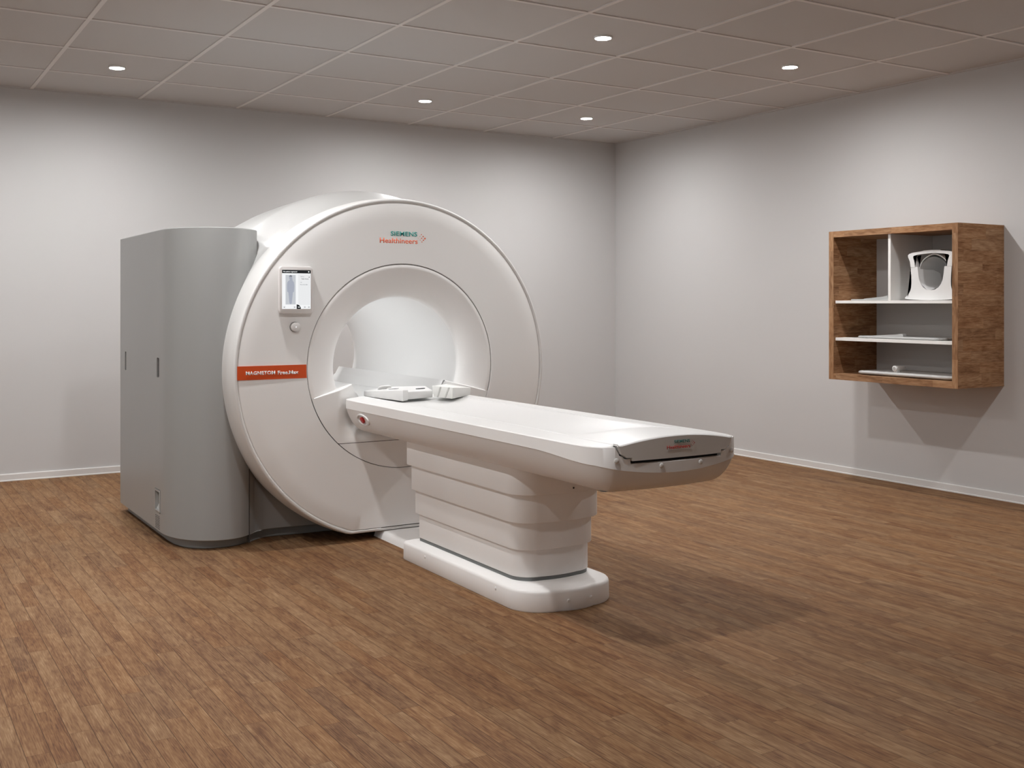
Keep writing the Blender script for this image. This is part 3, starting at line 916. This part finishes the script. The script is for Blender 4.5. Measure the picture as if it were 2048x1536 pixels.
bm.faces.new(bot); bm.faces.new(tp3[::-1])
for i in range(4):
    j = (i+1) % 4
    bm.faces.new((bot[i], bot[j], tp3[j], tp3[i]))
obj('rear_block', bm, M_WHITE2, coil, smooth=30, bevel=.007, seg=3)
obj('grip', prism([(-4.185, -3.315, .848), (-4.180, -3.330, .872), (-4.165, -3.335, .877), (-4.115, -3.335, .879), (-4.100, -3.330, .874), (-4.095, -3.320, .856)], (.02, .05, 0)), M_WHITE2, coil, smooth=30, bevel=.003)
bm = bmesh.new(); add_prism(bm, [(-4.160, -3.42, .8655), (-4.125, -3.470, .8715), (-4.113, -3.455, .8712), (-4.127, -3.435, .8690)], (0, 0, .002)); obj('slot', bm, M_DARK, coil, smooth=0)
bm = bmesh.new(); add_prism(bm, [(-3.985, -3.410, .8600), (-3.923, -3.392, .8600), (-3.921, -3.402, .8596), (-3.983, -3.420, .8600)], (0, 0, .0030)); obj('slot', bm, M_DARK, coil, smooth=0)
ZI = .8206
wedge = thing('positioning_wedge', (-3.81, -3.53, ZI), 'pale foam wedge block with slanted grooves on the far side of the table', 'foam wedge')
bm = bmesh.new()
A2 = [(-3.926, -3.520), (-3.898, -3.690), (-3.683, -3.510), (-3.780, -3.370)]
A3 = [(-3.928, -3.500), (-3.900, -3.700), (-3.683, -3.517), (-3.775, -3.385)]
bot = [bm.verts.new((x, y, ZI)) for x, y in A2]
tp3 = [bm.verts.new((x, y, z)) for (x, y), z in zip(A3, (.882, .884, .863, .879))]
bm.faces.new(bot); bm.faces.new(tp3[::-1])
for i in range(4):
    j = (i+1) % 4
    bm.faces.new((bot[i], bot[j], tp3[j], tp3[i]))
obj('block', bm, mat('foam_pale', (.74, .74, .72), .6), wedge, smooth=30, bevel=.003)
M_FG = mat('foam_groove', (.50, .50, .48), .6)
for t in (.22, .62):
    a = Vector((-3.926, -3.520, ZI)).lerp(Vector((-3.898, -3.690, ZI)), t-.05); b = Vector((-3.928, -3.500, .881)).lerp(Vector((-3.900, -3.700, .883)), t+.17)
    d = Vector((.0, -.014, 0)); o = Vector((-.0012, 0, 0))
    obj('groove', prism([a+o, a+d+o, b+d+o, b+o], (.003, 0, 0)), M_FG, wedge, smooth=0, label='slanted shaded groove')

# ================================================================== WALL SHELF UNIT
cab = thing('wall_shelf_unit', (0, -3.85, 1.33), 'brown wooden open shelf unit mounted on the right wall', 'shelf unit')
x0, x1, yn, yf_, z0, z1, th = -.492, 0, -4.399, -3.298, .784, 1.884, .044
def WM(m): return m
obj('side_panel', box((x0, yn, z0), (x1, yn+th, z1)), M_WX, cab, smooth=0)
obj('side_panel', box((x0, yf_-th, z0), (x1, yf_, z1)), M_WX, cab, smooth=0)
obj('top_panel', box((x0, yn+th, z1-th), (x1, yf_-th, z1)), M_WY, cab, smooth=0)
obj('bottom_panel', box((x0, yn+th, z0), (x1, yf_-th, z0+th)), M_WY, cab, smooth=0)
obj('edge_band', box((x0-.001, yn, z0), (x0+.0005, yn+th, z1)), M_WZ, cab, smooth=0)
obj('edge_band', box((x0-.001, yf_-th, z0), (x0+.0005, yf_, z1)), M_WZ, cab, smooth=0)
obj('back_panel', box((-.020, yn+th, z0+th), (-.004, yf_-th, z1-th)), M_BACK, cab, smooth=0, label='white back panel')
obj('shelf', box((-.472, yn+th, 1.349), (-.020, yf_-th, 1.370)), M_SHELF, cab, smooth=0, bevel=.001, label='white shelf')
obj('shelf', box((-.472, yn+th, 1.073), (-.020, yf_-th, 1.095)), M_SHELF, cab, smooth=0, bevel=.001, label='white shelf')
obj('divider', box((-.472, -3.842, 1.370), (-.020, -3.820, z1-th)), M_SHELF, cab, smooth=0, bevel=.001, label='white upright divider')

# head coil -------------------------------------------------------------
hc = thing('head_coil', (-.27, -4.13, 1.3705), 'white open helmet-shaped head coil in the upper right compartment of the shelf unit', 'head coil')
YC = -4.128
def sec(x, k, zo=0):
    """body cross-section: closed loop in y-z, k = scale of width"""
    outer = [(.213, 1.3835), (.212, 1.390), (.200, 1.400), (.182, 1.416), (.168, 1.438), (.160, 1.465), (.158, 1.50), (.160, 1.54), (.163, 1.575), (.165, 1.602)]
    inner = [(.108, 1.602), (.104, 1.57), (.100, 1.54), (.093, 1.51), (.080, 1.482), (.060, 1.459), (.034, 1.445), (0, 1.440)]
    botm = [(0, 1.3715), (.08, 1.3725), (.15, 1.376), (.195, 1.380)]
    R = outer + inner
    full = [(a, z) for a, z in R] + [(-a, z) for a, z in R[::-1][1:]] + [(-a, z) for a, z in botm[::-1]] + [(a, z) for a, z in botm[1:]]
    return [(x, YC+a*k, z) for a, z in full]
rs = [sec(-.405, .97), sec(-.412, 1.0), sec(-.405, 1.01), sec(-.34, .98), sec(-.26, .96), sec(-.16, .95)]
rs[0] = [(x+.004, y, z) for x, y, z in rs[0]]
bm = loft(rs[1:], capa=True, capb=True)
bmesh.ops.triangulate(bm, faces=[f for f in bm.faces if len(f.verts) > 4])
obj('lower_shell', bm, M_WHITE2, hc, smooth=50)
# liner: greyish cup closing the back
cup = []
for x, r in ((-.385, .112), (-.33, .108), (-.25, .106), (-.18, .098), (-.14, .07), (-.125, .03)):
    cup.append([(x, YC+r*math.cos(t)*1.0, 1.552+r*math.sin(t)*1.06) for t in [2*PI*k/40 for k in range(40)]])
bm = loft(cup, capb=True)
obj('liner', bm, mat('liner_grey', (.42, .415, .41), .6), hc, smooth=60, label='grey padded inside')
# upper arch
arch_o = [(.166, 1.602), (.171, 1.64), (.186, 1.672), (.188, 1.684), (.178, 1.695), (.150, 1.703), (.10, 1.708), (.05, 1.713), (0, 1.716)]
arch_i = [(.128, 1.602), (.130, 1.632), (.146, 1.672), (.140, 1.681), (.11, 1.687), (.06, 1.692), (0, 1.695)]
def archloop(x, dz=0, k=1):
    P = [(a, z) for a, z in arch_o] + [(-a, z) for a, z in arch_o[::-1][1:]]
    Q = [(-a, z) for a, z in arch_i] + [(a, z) for a, z in arch_i[::-1][1:]]
    return [(x, YC+a*k, z+dz) for a, z in P+Q]
bm = loft([archloop(-.408), archloop(-.412), archloop(-.375), archloop(-.368)][1:], capa=True, capb=True)
bmesh.ops.triangulate(bm, faces=[f for f in bm.faces if len(f.verts) > 4])
obj('upper_arch', bm, M_WHITE2, hc, smooth=40, bevel=0)
# visor shell behind the arch
vis_o = []; n = 24
loops = []
for x, r in ((-.378, .116), (-.33, .120), (-.24, .118), (-.16, .10)):
    pc = lambda c: math.copysign(abs(c)**1.35, c)
    o_ = [(x, YC+r*pc(math.cos(t)), 1.600+r*.80*math.sin(t)) for t in [PI*k/n for k in range(n+1)]]
    i_ = [(x, YC+(r-.007)*pc(math.cos(t)), 1.600+(r*.80-.008)*math.sin(t)) for t in [PI-PI*k/n for k in range(n+1)]]
    loops.append(o_+i_)
bm = loft(loops, capa=True, capb=True)
bmesh.ops.triangulate(bm, faces=[f for f in bm.faces if len(f.verts) > 4])
obj('visor', bm, M_WHITE, hc, smooth=40)
obj('top_pad', loft([[(x, YC+a, 1.7145+h) for a in (-.07, -.045, 0, .045, .07)] for x, h in ((-.41, -.004), (-.395, .003), (-.36, .004), (-.30, .001), (-.27, -.012))], closed=False), M_WHITE2, hc, smooth=60)
obj('pivot', cyl((-.30, YC-.165, 1.665), (0, -1, 0), .018, .03, n=24), M_WHITE, hc, smooth=40, bevel=.002)
obj('joint_line', box((-.4135, YC+.126, 1.5995), (-.4105, YC+.164, 1.6015)), M_FG, hc, smooth=0, label='fine joint between arch and shell')
obj('joint_line', box((-.4135, YC-.164, 1.5995), (-.4105, YC-.126, 1.6015)), M_FG, hc, smooth=0, label='fine joint between arch and shell')

# flat flexible coils ----------------------------------------------------
def flat_pad(name, label, cx, cy, z, hx, hy, th_, r, wave, m, rot=0, n=10, lift=0):
    t = thing(name, (cx, cy, z), label, 'body coil')
    P = rrect(-hy, hy, -hx, hx, r, n)      # (y, x)
    rings = []
    def zz(u, v): return wave*math.sin(v/hy*PI*1.15+.6)*math.cos(u/hx*1.2)
    def R(d, h): 
        s1, s2 = (hx-d)/hx, (hy-d)/hy
        return [(cx+(x*s1)*math.cos(rot)-(y*s2)*math.sin(rot), cy+(x*s1)*math.sin(rot)+(y*s2)*math.cos(rot), z+h+(zz(x, y)+wave*.9 if wave else 0)) for y, x in P]
    rr = th_/2
    rings.append(R(rr*1.2, .0)); rings.append(R(rr*.3, rr*.35)); rings.append(R(0, rr)); rings.append(R(rr*.3, th_-rr*.35)); rings.append(R(rr*1.2, th_))
    rings.append(R(min(hx, hy)*.5, th_)); 
    bm = loft(rings, capa=True, capb=True)
    obj('pad', bm, m, t, smooth=60)
    return t
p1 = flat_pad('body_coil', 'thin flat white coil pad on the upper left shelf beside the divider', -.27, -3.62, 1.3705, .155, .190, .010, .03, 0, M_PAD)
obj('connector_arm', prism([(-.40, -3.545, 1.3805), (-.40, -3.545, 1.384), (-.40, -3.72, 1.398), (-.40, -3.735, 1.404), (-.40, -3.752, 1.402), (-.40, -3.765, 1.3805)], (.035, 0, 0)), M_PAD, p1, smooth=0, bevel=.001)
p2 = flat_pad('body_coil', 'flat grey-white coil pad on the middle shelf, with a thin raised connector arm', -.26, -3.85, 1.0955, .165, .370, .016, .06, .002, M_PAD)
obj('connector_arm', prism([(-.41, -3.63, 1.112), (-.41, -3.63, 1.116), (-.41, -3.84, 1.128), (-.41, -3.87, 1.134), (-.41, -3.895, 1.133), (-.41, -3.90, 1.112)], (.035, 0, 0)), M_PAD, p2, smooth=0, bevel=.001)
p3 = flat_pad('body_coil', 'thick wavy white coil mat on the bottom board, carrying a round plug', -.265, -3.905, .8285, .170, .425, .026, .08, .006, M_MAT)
bm = bmesh.new()
add_cyl(bm, (-.425, -3.835, .888), (1, -.05, 0), .0195, .012, n=28)
add_cyl(bm, (-.413, -3.8355, .888), (1, -.05, -.02), .0175, .09, n=28, r2=.016)
plug = obj('plug', bm, mat('clear_plug', (.75, .75, .74), .2), p3, smooth=40, bevel=.0015, label='round pale connector plug')
obj('plug_face', cyl((-.4265, -3.835, .888), (-1, 0, 0), .012, .002, n=24), M_PAD, plug, smooth=40)
obj('plug_stand', box((-.415, -3.848, .858), (-.375, -3.822, .878)), M_WHITE2, p3, smooth=0, bevel=.003)

# ------------------------------------------------------------------ world and view
w = bpy.data.worlds.new('world'); S.world = w; w.use_nodes = True
w.node_tree.nodes['Background'].inputs[0].default_value = (1, .99, .98, 1)
w.node_tree.nodes['Background'].inputs[1].default_value = .54
S.view_settings.view_transform = 'Standard'; S.view_settings.look = 'None'
S.view_settings.gamma = 1; S.view_settings.exposure = 0.0
S.view_settings.use_curve_mapping = False
try:
    S.cycles.max_bounces = 10; S.cycles.diffuse_bounces = 7; S.cycles.glossy_bounces = 3
    S.cycles.use_denoising = True
    S.cycles.sample_clamp_indirect = 6
    S.cycles.caustics_reflective = False; S.cycles.caustics_refractive = False
except Exception: pass
